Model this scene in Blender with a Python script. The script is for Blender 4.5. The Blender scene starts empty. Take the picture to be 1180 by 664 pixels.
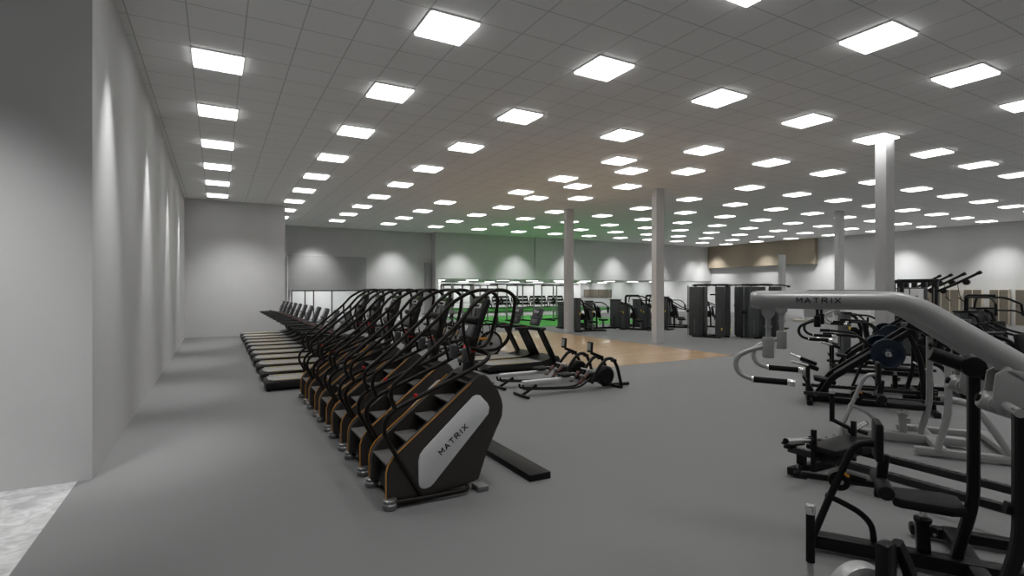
import bpy, bmesh, math, random
from mathutils import Vector, Matrix
random.seed(7)
S = bpy.context.scene
C = S.collection
PI = math.pi
def R(d): return math.radians(d)

# ------------------------------------------------------------------ materials
def mat(name, col, rough=.5, metal=0., bump=0., spec=None, scale=20., var=0., coat=0., emit=None, estr=0.):
    m = bpy.data.materials.new(name); m.use_nodes = True
    nt = m.node_tree; b = nt.nodes['Principled BSDF']
    b.inputs['Base Color'].default_value = (*col, 1); b.inputs['Roughness'].default_value = rough
    b.inputs['Metallic'].default_value = metal; b.inputs['Coat Weight'].default_value = coat
    if spec is not None: b.inputs['Specular IOR Level'].default_value = spec
    if emit:
        b.inputs['Emission Color'].default_value = (*emit, 1); b.inputs['Emission Strength'].default_value = estr
    if var or bump:
        tc = nt.nodes.new('ShaderNodeTexCoord'); n = nt.nodes.new('ShaderNodeTexNoise')
        n.inputs['Scale'].default_value = scale; n.inputs['Detail'].default_value = 4
        nt.links.new(tc.outputs['Object'], n.inputs['Vector'])
        if var:
            r = nt.nodes.new('ShaderNodeValToRGB')
            r.color_ramp.elements[0].position = .3; r.color_ramp.elements[1].position = .7
            r.color_ramp.elements[0].color = (*[c*(1-var) for c in col], 1)
            r.color_ramp.elements[1].color = (*[min(1, c*(1+var)) for c in col], 1)
            nt.links.new(n.outputs['Fac'], r.inputs['Fac']); nt.links.new(r.outputs['Color'], b.inputs['Base Color'])
        if bump:
            bp = nt.nodes.new('ShaderNodeBump'); bp.inputs['Strength'].default_value = bump
            bp.inputs['Distance'].default_value = .01
            nt.links.new(n.outputs['Fac'], bp.inputs['Height']); nt.links.new(bp.outputs['Normal'], b.inputs['Normal'])
    return m

M = {}
M['wall'] = mat('wall_paint', (.52, .52, .518), .8, var=.02, scale=1.5)
M['walldark'] = mat('wall_grey_paint', (.33, .33, .33), .75, var=.02, scale=1.5)
M['white'] = mat('white_paint', (.78, .78, .775), .6, var=.02, scale=3)
M['carpet'] = mat('grey_rubber_floor', (.172, .172, .172), .62, bump=.15, scale=300, var=.05)
M['turf'] = mat('green_turf', (.055, .31, .045), .9, bump=.3, scale=260, var=.12)
M['turfgrey'] = mat('pale_turf_band', (.55, .55, .55), .9, bump=.2, scale=260, var=.05)
M['column'] = mat('column_paint', (.56, .56, .56), .6, var=.02, scale=3)
M['tan'] = mat('tan_panel', (.27, .225, .165), .6, var=.04, scale=2)
M['locker'] = mat('locker_tan', (.15, .13, .10), .5, var=.05, scale=4)
M['lockeredge'] = mat('locker_cream_edge', (.62, .56, .45), .5, var=.02, scale=4)
M['graphite'] = mat('graphite_shell', (.046, .041, .037), .42, .25, bump=.03, scale=400, var=.05)
M['graphdark'] = mat('dark_plastic', (.018, .017, .016), .45, .0, bump=.05, scale=300, var=.08, spec=.22)
M['tread'] = mat('ribbed_step_rubber', (.11, .105, .10), .6, bump=.5, scale=120, var=.2)
M['stepbase'] = mat('step_black', (.008, .008, .008), .5, var=.05, spec=.22)
M['rail'] = mat('bronze_black_rail', (.011, .008, .006), .42, .1, var=.1, scale=30, spec=.22)
M['black'] = mat('black_powder_coat', (.0065, .0065, .0065), .36, .0, bump=.03, scale=500, var=.1, spec=.22)
M['pad'] = mat('black_vinyl', (.008, .008, .009), .5, bump=.15, scale=90, var=.1, spec=.22)
M['grip'] = mat('black_foam_grip', (.006, .006, .006), .8, bump=.2, scale=200, var=.1, spec=.22)
M['silver'] = mat('silver_powder_coat', (.37, .37, .366), .36, .35, bump=.02, scale=600, var=.03)
M['panel'] = mat('light_grey_panel', (.74, .745, .75), .42, .0, var=.02, scale=8)
M['chrome'] = mat('chrome', (.78, .78, .77), .22, .9, var=.03, scale=40)
M['steel'] = mat('brushed_steel', (.25, .25, .25), .35, .8, var=.05, scale=60)
M['shroud'] = mat('grey_shroud', (.085, .089, .092), .42, .1, var=.05, scale=8, spec=.22)
M['orange'] = mat('orange_trim', (.62, .27, .03), .5, var=.05)
M['yellow'] = mat('yellow_accent', (.75, .62, .05), .5, var=.05)
M['red'] = mat('red_button', (.65, .01, .015), .4, var=.03)
M['rust'] = mat('red_brown_plastic', (.07, .018, .010), .4, var=.1)
M['screen'] = mat('dark_glass_screen', (.02, .022, .022), .12, 0, coat=.5, var=.05)
M['keys'] = mat('grey_keypad', (.13, .13, .13), .4, var=.3, scale=60)
M['lcd'] = mat('white_display', (.7, .7, .68), .3, var=.03)
M['lcdgreen'] = mat('green_display', (.04, .07, .015), .3, var=.2)
M['navy'] = mat('navy_plate', (.003, .009, .021), .25, .0, var=.15, scale=10)
M['letter'] = mat('black_lettering', (.012, .012, .012), .5, var=.02, spec=.22)
M['letterw'] = mat('white_lettering', (.7, .7, .7), .5, var=.02)
M['disc'] = mat('grey_wheel_disc', (.36, .36, .355), .45, .1, var=.05)
M['mullion'] = mat('black_frame', (.015, .015, .015), .4, .2, var=.05, spec=.22)
M['lamp'] = mat('lamp_diffuser', (.9, .9, .9), .4, emit=(1, .995, .98), estr=1)
M['lampframe'] = mat('white_lamp_frame', (.8, .8, .8), .5, var=.02)

def ceiling_mat():
    m = bpy.data.materials.new('ceiling_tiles'); m.use_nodes = True; nt = m.node_tree; N = nt.nodes; L = nt.links
    b = N['Principled BSDF']; b.inputs['Roughness'].default_value = .85
    g = N.new('ShaderNodeNewGeometry'); sp = N.new('ShaderNodeSeparateXYZ'); L.new(g.outputs['Position'], sp.inputs[0])
    def line(sock, off):
        a = N.new('ShaderNodeMath'); a.operation = 'ADD'; a.inputs[1].default_value = off; L.new(sock, a.inputs[0])
        d = N.new('ShaderNodeMath'); d.operation = 'DIVIDE'; d.inputs[1].default_value = .735; L.new(a.outputs[0], d.inputs[0])
        p = N.new('ShaderNodeMath'); p.operation = 'PINGPONG'; p.inputs[1].default_value = .5; L.new(d.outputs[0], p.inputs[0])
        c = N.new('ShaderNodeMath'); c.operation = 'LESS_THAN'; c.inputs[1].default_value = .011; L.new(p.outputs[0], c.inputs[0])
        return c.outputs[0]
    mx = N.new('ShaderNodeMath'); mx.operation = 'MAXIMUM'
    L.new(line(sp.outputs[0], 73.5*3+.3675), mx.inputs[0]); L.new(line(sp.outputs[1], 73.5*3-10.24+.3675), mx.inputs[1])
    n = N.new('ShaderNodeTexNoise'); n.inputs['Scale'].default_value = 90
    L.new(g.outputs['Position'], n.inputs['Vector'])
    r = N.new('ShaderNodeValToRGB'); r.color_ramp.elements[0].color = (.80, .80, .795, 1); r.color_ramp.elements[1].color = (.90, .90, .895, 1)
    L.new(n.outputs['Fac'], r.inputs['Fac'])
    k = N.new('ShaderNodeMix'); k.data_type = 'RGBA'
    L.new(mx.outputs[0], k.inputs[0]); L.new(r.outputs['Color'], k.inputs[6]); k.inputs[7].default_value = (.52, .52, .52, 1)
    L.new(k.outputs[2], b.inputs['Base Color'])
    return m
M['ceiling'] = ceiling_mat()

def wood_mat():
    m = bpy.data.materials.new('wood_planks'); m.use_nodes = True; nt = m.node_tree; N = nt.nodes; L = nt.links
    b = N['Principled BSDF']; b.inputs['Roughness'].default_value = .28; b.inputs['Coat Weight'].default_value = .3
    tc = N.new('ShaderNodeTexCoord')
    br = N.new('ShaderNodeTexBrick'); br.inputs['Scale'].default_value = 1
    br.inputs['Brick Width'].default_value = 1.6; br.inputs['Row Height'].default_value = .14; br.inputs['Mortar Size'].default_value = .004
    br.inputs['Color1'].default_value = (.37, .235, .125, 1); br.inputs['Color2'].default_value = (.49, .33, .19, 1)
    br.inputs['Mortar'].default_value = (.20, .13, .08, 1); br.inputs['Bias'].default_value = 0
    L.new(tc.outputs['Object'], br.inputs['Vector'])
    mp = N.new('ShaderNodeMapping'); mp.inputs['Scale'].default_value = (1, 12, 1); L.new(tc.outputs['Object'], mp.inputs['Vector'])
    n = N.new('ShaderNodeTexNoise'); n.inputs['Scale'].default_value = 1.5; n.inputs['Detail'].default_value = 6; L.new(mp.outputs[0], n.inputs['Vector'])
    mx = N.new('ShaderNodeMix'); mx.data_type = 'RGBA'; mx.blend_type = 'OVERLAY'; mx.inputs[0].default_value = .5
    L.new(br.outputs['Color'], mx.inputs[6]); L.new(n.outputs['Fac'], mx.inputs[7]); L.new(mx.outputs[2], b.inputs['Base Color'])
    return m
M['wood'] = wood_mat()

def marble_mat():
    m = bpy.data.materials.new('pale_stone'); m.use_nodes = True; nt = m.node_tree; N = nt.nodes; L = nt.links
    b = N['Principled BSDF']; b.inputs['Roughness'].default_value = .35
    tc = N.new('ShaderNodeTexCoord'); n = N.new('ShaderNodeTexNoise'); n.inputs['Scale'].default_value = 7; n.inputs['Detail'].default_value = 8; n.inputs['Distortion'].default_value = 1.2
    L.new(tc.outputs['Object'], n.inputs['Vector'])
    r = N.new('ShaderNodeValToRGB'); r.color_ramp.elements[0].position = .35; r.color_ramp.elements[1].position = .65
    r.color_ramp.elements[0].color = (.40, .40, .40, 1); r.color_ramp.elements[1].color = (.62, .62, .62, 1)
    L.new(n.outputs['Fac'], r.inputs['Fac']); L.new(r.outputs['Color'], b.inputs['Base Color'])
    return m
M['marble'] = marble_mat()
M['perf'] = mat('perforated_black_steel', (.010, .010, .010), .4, .1, var=.1)
def glass_mat():
    m = bpy.data.materials.new('clear_glass'); m.use_nodes = True
    b = m.node_tree.nodes['Principled BSDF']; b.inputs['Base Color'].default_value = (.95, .97, .97, 1)
    b.inputs['Roughness'].default_value = .02; b.inputs['Transmission Weight'].default_value = 1; b.inputs['IOR'].default_value = 1.02
    return m
M['glass'] = glass_mat()

# ------------------------------------------------------------------ mesh helpers
class B:
    """collects shapes, then becomes ONE mesh object"""
    def __init__(s): s.bm = bmesh.new()
    def box(s, c, d, rot=None, bev=0.):
        r = bmesh.ops.create_cube(s.bm, size=1); vs = r['verts']
        for v in vs: v.co = Vector((v.co.x*d[0], v.co.y*d[1], v.co.z*d[2]))
        if bev:
            es = list({e for v in vs for e in v.link_edges})
            rr = bmesh.ops.bevel(s.bm, geom=es, offset=bev, segments=2, affect='EDGES', profile=.5)
            vs = list({v for f in rr['faces'] for v in f.verts} | {v for v in vs if v.is_valid})
        Mx = Matrix.Translation(Vector(c))
        if rot is not None: Mx = Mx @ rot
        for v in vs: v.co = Mx @ v.co
        return s
    def b2(s, p0, p1, bev=0.):
        c = [(a+b)/2 for a, b in zip(p0, p1)]; d = [abs(b-a) for a, b in zip(p0, p1)]
        return s.box(c, d, None, bev)
    def tube(s, pts, r, n=8, rect=None, fil=0., cap=True):
        P = [Vector(p) for p in pts]
        if fil and len(P) > 2:
            Q = [P[0]]
            for i in range(1, len(P)-1):
                a, b, c = P[i-1], P[i], P[i+1]
                k = min(fil, (a-b).length*.48, (c-b).length*.48)
                p0 = b+(a-b).normalized()*k; p1 = b+(c-b).normalized()*k
                for t in (0, .25, .5, .75, 1): Q.append((1-t)**2*p0+2*t*(1-t)*b+t*t*p1)
            Q.append(P[-1]); P = Q
        rs = r if isinstance(r, (list, tuple)) else None
        up = None; rings = []
        for i, p in enumerate(P):
            if i == 0: t = P[1]-P[0]
            elif i == len(P)-1: t = P[-1]-P[-2]
            else: t = (P[i+1]-P[i]).normalized()+(P[i]-P[i-1]).normalized()
            t.normalize()
            if up is None:
                w = Vector((0, 0, 1)) if abs(t.z) < .9 else Vector((0, 1, 0)) if rect else Vector((1, 0, 0))
                up = (w-t*w.dot(t)).normalized()
            else:
                up = (up-t*up.dot(t)); up.normalize()
            side = t.cross(up)
            ring = []
            if rect:
                w2, h2 = rect[0]/2, rect[1]/2; q = min(w2, h2)*.35
                for (x, y) in ((w2, h2-q), (w2-q, h2), (-w2+q, h2), (-w2, h2-q), (-w2, -h2+q), (-w2+q, -h2), (w2-q, -h2), (w2, -h2+q)):
                    ring.append(s.bm.verts.new(p+side*x+up*y))
            else:
                rr = rs[min(i, len(rs)-1)] if rs and not fil else (rs[0]+(rs[-1]-rs[0])*i/(len(P)-1) if rs else r)
                for k in range(n):
                    a = 2*PI*k/n; ring.append(s.bm.verts.new(p+side*(math.cos(a)*rr)+up*(math.sin(a)*rr)))
            rings.append(ring)
        for a, b in zip(rings, rings[1:]):
            m = len(a)
            for k in range(m): s.bm.faces.new((a[k], a[(k+1) % m], b[(k+1) % m], b[k]))
        if cap: s.bm.faces.new(rings[0][::-1]); s.bm.faces.new(rings[-1])
        return s
    def cyl(s, p0, p1, r, n=16, bev=0.):
        p0 = Vector(p0); p1 = Vector(p1); t = (p1-p0).normalized()
        if bev:
            return s.tube([p0, p0+t*bev*.3, p0+t*bev, p1-t*bev, p1-t*bev*.3, p1], [r-bev, r-bev*.3, r, r, r-bev*.3, r-bev], n)
        return s.tube([p0, p1], r, n)
    def prism(s, poly, y0, y1, bev=0., axis='y'):
        f = (lambda a, b, y: (a, y, b)) if axis == 'y' else (lambda a, b, y: (y, a, b)) if axis == 'x' else (lambda a, b, y: (a, b, y))
        v0 = [s.bm.verts.new(f(a, b, y0)) for a, b in poly]; v1 = [s.bm.verts.new(f(a, b, y1)) for a, b in poly]
        n = len(poly); fs = [s.bm.faces.new(v0), s.bm.faces.new(v1[::-1])]
        for k in range(n): fs.append(s.bm.faces.new((v0[k], v1[k], v1[(k+1) % n], v0[(k+1) % n])))
        if bev:
            es = list(set(fs[0].edges) | set(fs[1].edges))
            bmesh.ops.bevel(s.bm, geom=es, offset=bev, segments=2, affect='EDGES', profile=.5)
        return s
    def lathe(s, prof, c, axis='z', n=24, closed=False):
        c = Vector(c); rings = []
        for r, h in prof:
            ring = []
            for k in range(n):
                a = 2*PI*k/n; x, y = r*math.cos(a), r*math.sin(a)
                q = (x, y, h) if axis == 'z' else (x, h, y) if axis == 'y' else (h, x, y)
                ring.append(s.bm.verts.new(c+Vector(q)))
            rings.append(ring)
        for a, b in zip(rings, rings[1:]):
            for k in range(n): s.bm.faces.new((a[k], a[(k+1) % n], b[(k+1) % n], b[k]))
        if not closed: s.bm.faces.new(rings[0]); s.bm.faces.new(rings[-1])
        return s
    def make(s, name, m, parent=None, smooth=True, loc=None):
        bmesh.ops.recalc_face_normals(s.bm, faces=s.bm.faces)
        me = bpy.data.meshes.new(name); s.bm.to_mesh(me); s.bm.free()
        for mm in (m if isinstance(m, (list, tuple)) else [m]): me.materials.append(M[mm])
        if smooth:
            me.shade_smooth(); me.set_sharp_from_angle(angle=R(38))
        o = bpy.data.objects.new(name, me); C.objects.link(o)
        if parent: o.parent = parent
        if loc: o.location = loc
        return o

def tag(o, label, cat, group=None, kind=None):
    if kind: o['kind'] = kind
    if label: o['label'] = label
    if cat: o['category'] = cat
    if group: o['group'] = group
    return o
def root(name, loc, rz, label, cat, group=None):
    o = bpy.data.objects.new(name, None); C.objects.link(o); o.empty_display_size = .1
    o.location = loc; o.rotation_euler = (0, 0, rz); return tag(o, label, cat, group)
def struct(name, b, m, smooth=False):
    o = b.make(name, m, smooth=smooth); o['kind'] = 'structure'; return o
def dup(src, loc, rz, label, group=None):
    r = src.copy(); C.objects.link(r); r.location = loc; r.rotation_euler = (0, 0, rz); r['label'] = label
    if group: r['group'] = group
    for ch in list(src.children):
        c = ch.copy(); C.objects.link(c); c.parent = r
        for g in list(ch.children):
            d = g.copy(); C.objects.link(d); d.parent = c
    return r
ORD = ['first', 'second', 'third', 'fourth', 'fifth', 'sixth', 'seventh', 'eighth', 'ninth', 'tenth', 'eleventh', 'twelfth', 'thirteenth', 'fourteenth', 'fifteenth']

LET = {'M': [((0, 0), (0, 1)), ((0, 1), (.5, .35)), ((.5, .35), (1, 1)), ((1, 1), (1, 0))],
       'A': [((0, 0), (.5, 1)), ((.5, 1), (1, 0)), ((.25, .32), (.75, .32))],
       'T': [((0, 1), (1, 1)), ((.5, 1), (.5, 0))],
       'R': [((0, 0), (0, 1)), ((0, 1), (.8, 1)), ((.8, 1), (.95, .75)), ((.95, .75), (.8, .48)), ((.8, .48), (0, .48)), ((.45, .48), (1, 0))],
       'I': [((.5, 0), (.5, 1))], 'X': [((0, 0), (1, 1)), ((0, 1), (1, 0))]}
def matrix_word(o, ax, up, length, height, th, name, m, parent):
    """the word MATRIX in wide spaced strokes, from origin o along ax, letters standing along up"""
    o, ax, up = Vector(o), Vector(ax).normalized(), Vector(up).normalized(); nrm = ax.cross(up)
    b = B(); cw = length/6; lw = cw*.68; x = 0
    rot = Matrix((ax, up, nrm)).transposed().to_4x4()
    for ch in 'MATRIX':
        w = lw*(.3 if ch == 'I' else 1)
        for (p, q) in LET[ch]:
            P = Vector((x+p[0]*w, p[1]*height)); Q = Vector((x+q[0]*w, q[1]*height)); d = Q-P; mid = (P+Q)/2
            c = o+ax*mid.x+up*mid.y
            b.box(c, (d.length+th*.6, th, .004), rot @ Matrix.Rotation(math.atan2(d.y, d.x), 4, 'Z'))
        x += cw*(.55 if ch == 'I' else 1.09)
    return b.make(name, m, parent, smooth=False)

# ------------------------------------------------------------------ the building
H = 5.97
FX0, FX1, FY0, FY1 = -1.2, 40., -9., 34.
b = B(); b.b2((-1.33, FY0, -.2), (FX1, 54, 0)); struct('floor', b, 'carpet')
b = B(); b.b2((-9, FY0, -.2), (-1.33, 7.45, 0)); struct('floor_stone', b, 'marble')
b = B(); b.b2((8.4, 11.15, 0), (14.2, 22.5, .006)); struct('floor_wood', b, 'wood')
b = B(); b.b2((14.0, 24.9, 0), (24.5, 35.5, .01)); struct('floor_turf', b, 'turf')
b = B(); b.b2((13.2, 35.5, 0), (39.9, 41.8, .01)); struct('floor_turf_band', b, 'turfgrey')
b = B(); b.b2((20, 41.8, 0), (38, 53.0, .01)); struct('floor_turf_far', b, 'turf')
b = B(); b.b2((-9, FY0, H), (FX1+.3, 35.2, H+.15)); struct('ceiling', b, 'ceiling')
b = B(); b.b2((-9.3, 7.35, 0), (-1.2, 26.5, H)); struct('wall_left', b, 'wall')
b = B(); b.b2((-9.3, FY0-.3, 0), (-9, 7.35, H)); struct('wall_lobby', b, 'wall')
b = B(); b.b2((-9.3, FY0-.3, 0), (FX1+.3, FY0, H)); struct('wall_rear', b, 'wall')
b = B(); b.b2((FX1, FY0, 0), (FX1+.3, 54.3, H)); struct('wall_right', b, 'wall')
b = B(); b.b2((-1.2, 26.5, 0), (2.75, 35.2, H)); struct('wall_stair_core', b, 'wall')
# far wall, left stretch with the glazed opening
b = B()
b.b2((2.75, 34.8, 0), (3.9, 35.2, H)); b.b2((3.9, 34.8, 4.15), (8.45, 35.2, H)); b.b2((8.45, 34.8, 0), (13.2, 35.2, H))
struct('wall_far', b, 'wall')
b = B(); b.b2((3.75, 34.55, 2.02), (8.45, 35.0, 4.15)); struct('trim_1', b, 'walldark')
b = B(); b.b2((3.70, 34.55, 0), (3.75, 35.0, 4.15)); b.b2((2.76, 34.7, 0), (3.70, 34.82, 4.3)); struct('trim_3', b, 'white')
b = B(); b.b2((8.45, 34.7, 0), (12.6, 34.8, .12)); struct('baseboard_far', b, 'white')
b = B(); b.b2((12.5, 34.6, 0), (12.8, 34.8, 3.9)); struct('trim_2', b, 'walldark')  # grey strip whose dark tone stands in for a narrow shaded recess
b = B(); b.b2((13.2, 34.0, 2.82), (40, 34.4, H)); b.b2((13.0, 34.0, 0), (13.2, 54, H)); b.b2((20.9, 33.9, 2.82), (40, 34.0, H)); struct('wall_bulkhead', b, 'wall')
b = B(); b.b2((13.2, 34.4, 2.82), (40, 54, 2.95)); struct('ceiling_low', b, 'white')
b = B(); b.b2((9.4, 54, 0), (40.3, 54.3, 3)); struct('wall_turf_end', b, 'white')
b = B(); b.b2((39.6, 23.9, 4.0), (40, 34, H)); struct('trim_brown_bulkhead', b, 'tan')
# room behind the glazing
b = B(); b.b2((3.4, 39.0, 0), (9.0, 39.2, 2.6)); b.b2((3.2, 35.2, 0), (3.4, 39.2, 2.6)); b.b2((9.0, 35.2, 0), (9.2, 39.2, 2.6)); struct('wall_office', b, 'white')
b = B(); b.b2((3.2, 35.2, 2.6), (9.2, 39.2, 2.7)); struct('ceiling_office', b, 'white')
b = B()
for x in (3.98, 4.75, 5.25, 6.35, 8.40): b.b2((x-.03, 34.75, 0), (x+.03, 34.83, 2.02))
b.b2((3.95, 34.75, 1.95), (8.43, 34.83, 2.02)); b.b2((3.95, 34.75, 0), (8.43, 34.83, .06))
w = struct('window_1', b, 'mullion')
b = B(); b.b2((3.98, 34.78, .03), (8.40, 34.79, 2.0)); g = b.make('pane', 'glass', w, smooth=False)
# columns
for (x, y, z) in ((14.95, 21.15, H), (14.95, 15.2, H), (14.95, 7.2, H), (27.1, 15.1, H), (32.5, 21.8, 4.35)):
    b = B(); b.box((x, y, z/2), (.40, .26, z)); b.box((x, y, .04), (.42, .28, .08)); struct('column', b, 'column')

# ------------------------------------------------------------------ lamps
BEAM, BSPREAD = 12., 86
def make_light(x, y, z, label, group, s=.385):
    t = root('ceiling_light', (x, y, z), 0, label, 'ceiling light', group)
    b = B(); q = s+.0; w = .03
    for (x0, y0, x1, y1) in ((-q, -q, q, -q+w), (-q, q-w, q, q), (-q, -q+w, -q+w, q-w), (q-w, -q+w, q, q-w)): b.b2((x0, y0, -.022), (x1, y1, 0))
    for k in range(1, 6): b.b2((-q+k*q/3-.006, -q+w, -.060), (-q+k*q/3+.006, q-w, -.052))
    b.make('frame', 'lampframe', t, smooth=False)
    b = B(); b.b2((-s+.02, -s+.02, -.055), (s-.02, s-.02, -.002)); b.make('diffuser', 'lamp', t, smooth=False)  # lens drop below the frame is added to throw a glow on the ceiling
    l = bpy.data.lights.new('beam', 'AREA'); l.shape = 'SQUARE'; l.size = .68; l.energy = BEAM; l.spread = R(BSPREAD)
    o = bpy.data.objects.new('beam', l); C.objects.link(o); o.parent = t; o.location = (0, 0, -.065)
    return t
proto = None; NL = 0
def put_light(x, y, z, label, group):
    global proto, NL
    NL += 1
    if proto is None: proto = make_light(x, y, z, label, group); return proto
    return dup(proto, (x, y, z), 0, label, group)
for i in range(14):
    for j in range(-5, 8):
        x, y = .02+2.943*i, 10.24+2.94*j
        if x < 2.75 and y > 26: continue
        if x > 39.6 or y > 33.6: continue
        if j in (1, 2, 3) and i in (3, 5): continue
        put_light(x, y, H, 'square ceiling light, %s column from the left wall, %s light from the rear wall' % (ORD[i], ORD[j+5]), 'square light panels in the high ceiling')
for k in range(3):
    for x, nm in ((10.55, 'left'), (13.47, 'right')):
        put_light(x, 12.33+2.94*k, H, 'ceiling light set off the grid above the wood floor, %s on the %s side' % (ORD[k], nm), 'square light panels in the high ceiling')
for i in range(2):
    for k in range(9):
        put_light(15+2.8*k, 38.5+8*i, 2.82, 'light in the low ceiling, %s from the left in the %s row' % (ORD[k], ORD[i]), 'light panels in the low ceiling')
for k, x in enumerate((4.8, 7.4)):
    put_light(x, 37.2, 2.6, 'light panel in the glazed office ceiling, %s side' % ('left', 'right')[k], 'light panels in the office')
LAMP = 4.2
M['lamp'].node_tree.nodes['Principled BSDF'].inputs['Emission Strength'].default_value = LAMP

def spot(x, y, aim, power, size=58, z=H-.03, soft=.06):  # used for the wall washers and for the added fill spots
    l = bpy.data.lights.new('wall_wash_and_fill_light', 'SPOT'); l.energy = power; l.spot_size = R(size); l.spot_blend = 1; l.shadow_soft_size = soft
    o = bpy.data.objects.new('wall_wash_and_fill_light', l); C.objects.link(o); o.location = (x, y, z)
    d = Vector(aim)-Vector((x, y, z)); o.rotation_euler = d.to_track_quat('-Z', 'Y').to_euler()
WP = 330
for y in (8.3, 12.6, 17.5, 22.4): spot(-.64, y, (-1.15, y, .6), WP*2.1, 42, soft=.05)
for k in range(8): y = -1.8+4.95*k; spot(38.3, y, (39.9, y, .6), WP*4.4, 84, soft=.3)
for k in range(6): x = 14.6+4.6*k; spot(x, 32.3, (x, 33.9, .6), WP*3.2, 80, soft=.3)
for x in (5.2, 10.2): spot(x, 33.1, (x, 34.7, .6), WP*3.4, 80, soft=.3)
spot(.9, 23.6, (.9, 26.4, .1), WP*3.0, 80, soft=.5)
for x in (-2.6, -5.4): spot(x, 4.6, (x, 7.3, .2), WP*4.2, 66, soft=.3)  # added fill pair, brightens the lower part of the near pier
for x in (5, 15, 25, 35): spot(x, -7.8, (x, -8.9, 1), WP, 70)
for k in range(7): x = 21+3*k; spot(x, 51.8, (x, 54, 1.2), WP*1.0, 120, z=2.78, soft=.2)  # added fill, whitens the end wall beyond the turf
for k in range(5): y = 36+3.6*k; spot(37.8, y, (40, y, 1.2), WP*1.0, 120, z=2.78, soft=.2)  # added fill along the right wall under the low ceiling
for x in (4.6, 6.2, 7.8): spot(x, 37.3, (x, 39, 1.0), WP*.4, 120, z=2.56, soft=.2)  # added fill to brighten the room behind the glazing

# ------------------------------------------------------------------ camera
cam = bpy.data.cameras.new('camera'); co = bpy.data.objects.new('camera', cam); C.objects.link(co)
cam.sensor_width = 36; cam.lens = 36*610/1180; cam.shift_y = 1/1180
co.location = (0, 0, 2.1); co.rotation_euler = (R(90), 0, R(-29.13)); S.camera = co
S.view_settings.view_transform = 'Standard'; S.view_settings.look = 'None'; S.view_settings.exposure = 0; S.view_settings.gamma = 1
S.view_settings.use_curve_mapping = False
wd = bpy.data.worlds.new('world'); S.world = wd; wd.use_nodes = True
wd.node_tree.nodes['Background'].inputs[0].default_value = (.5, .5, .5, 1); wd.node_tree.nodes['Background'].inputs[1].default_value = .05
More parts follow.
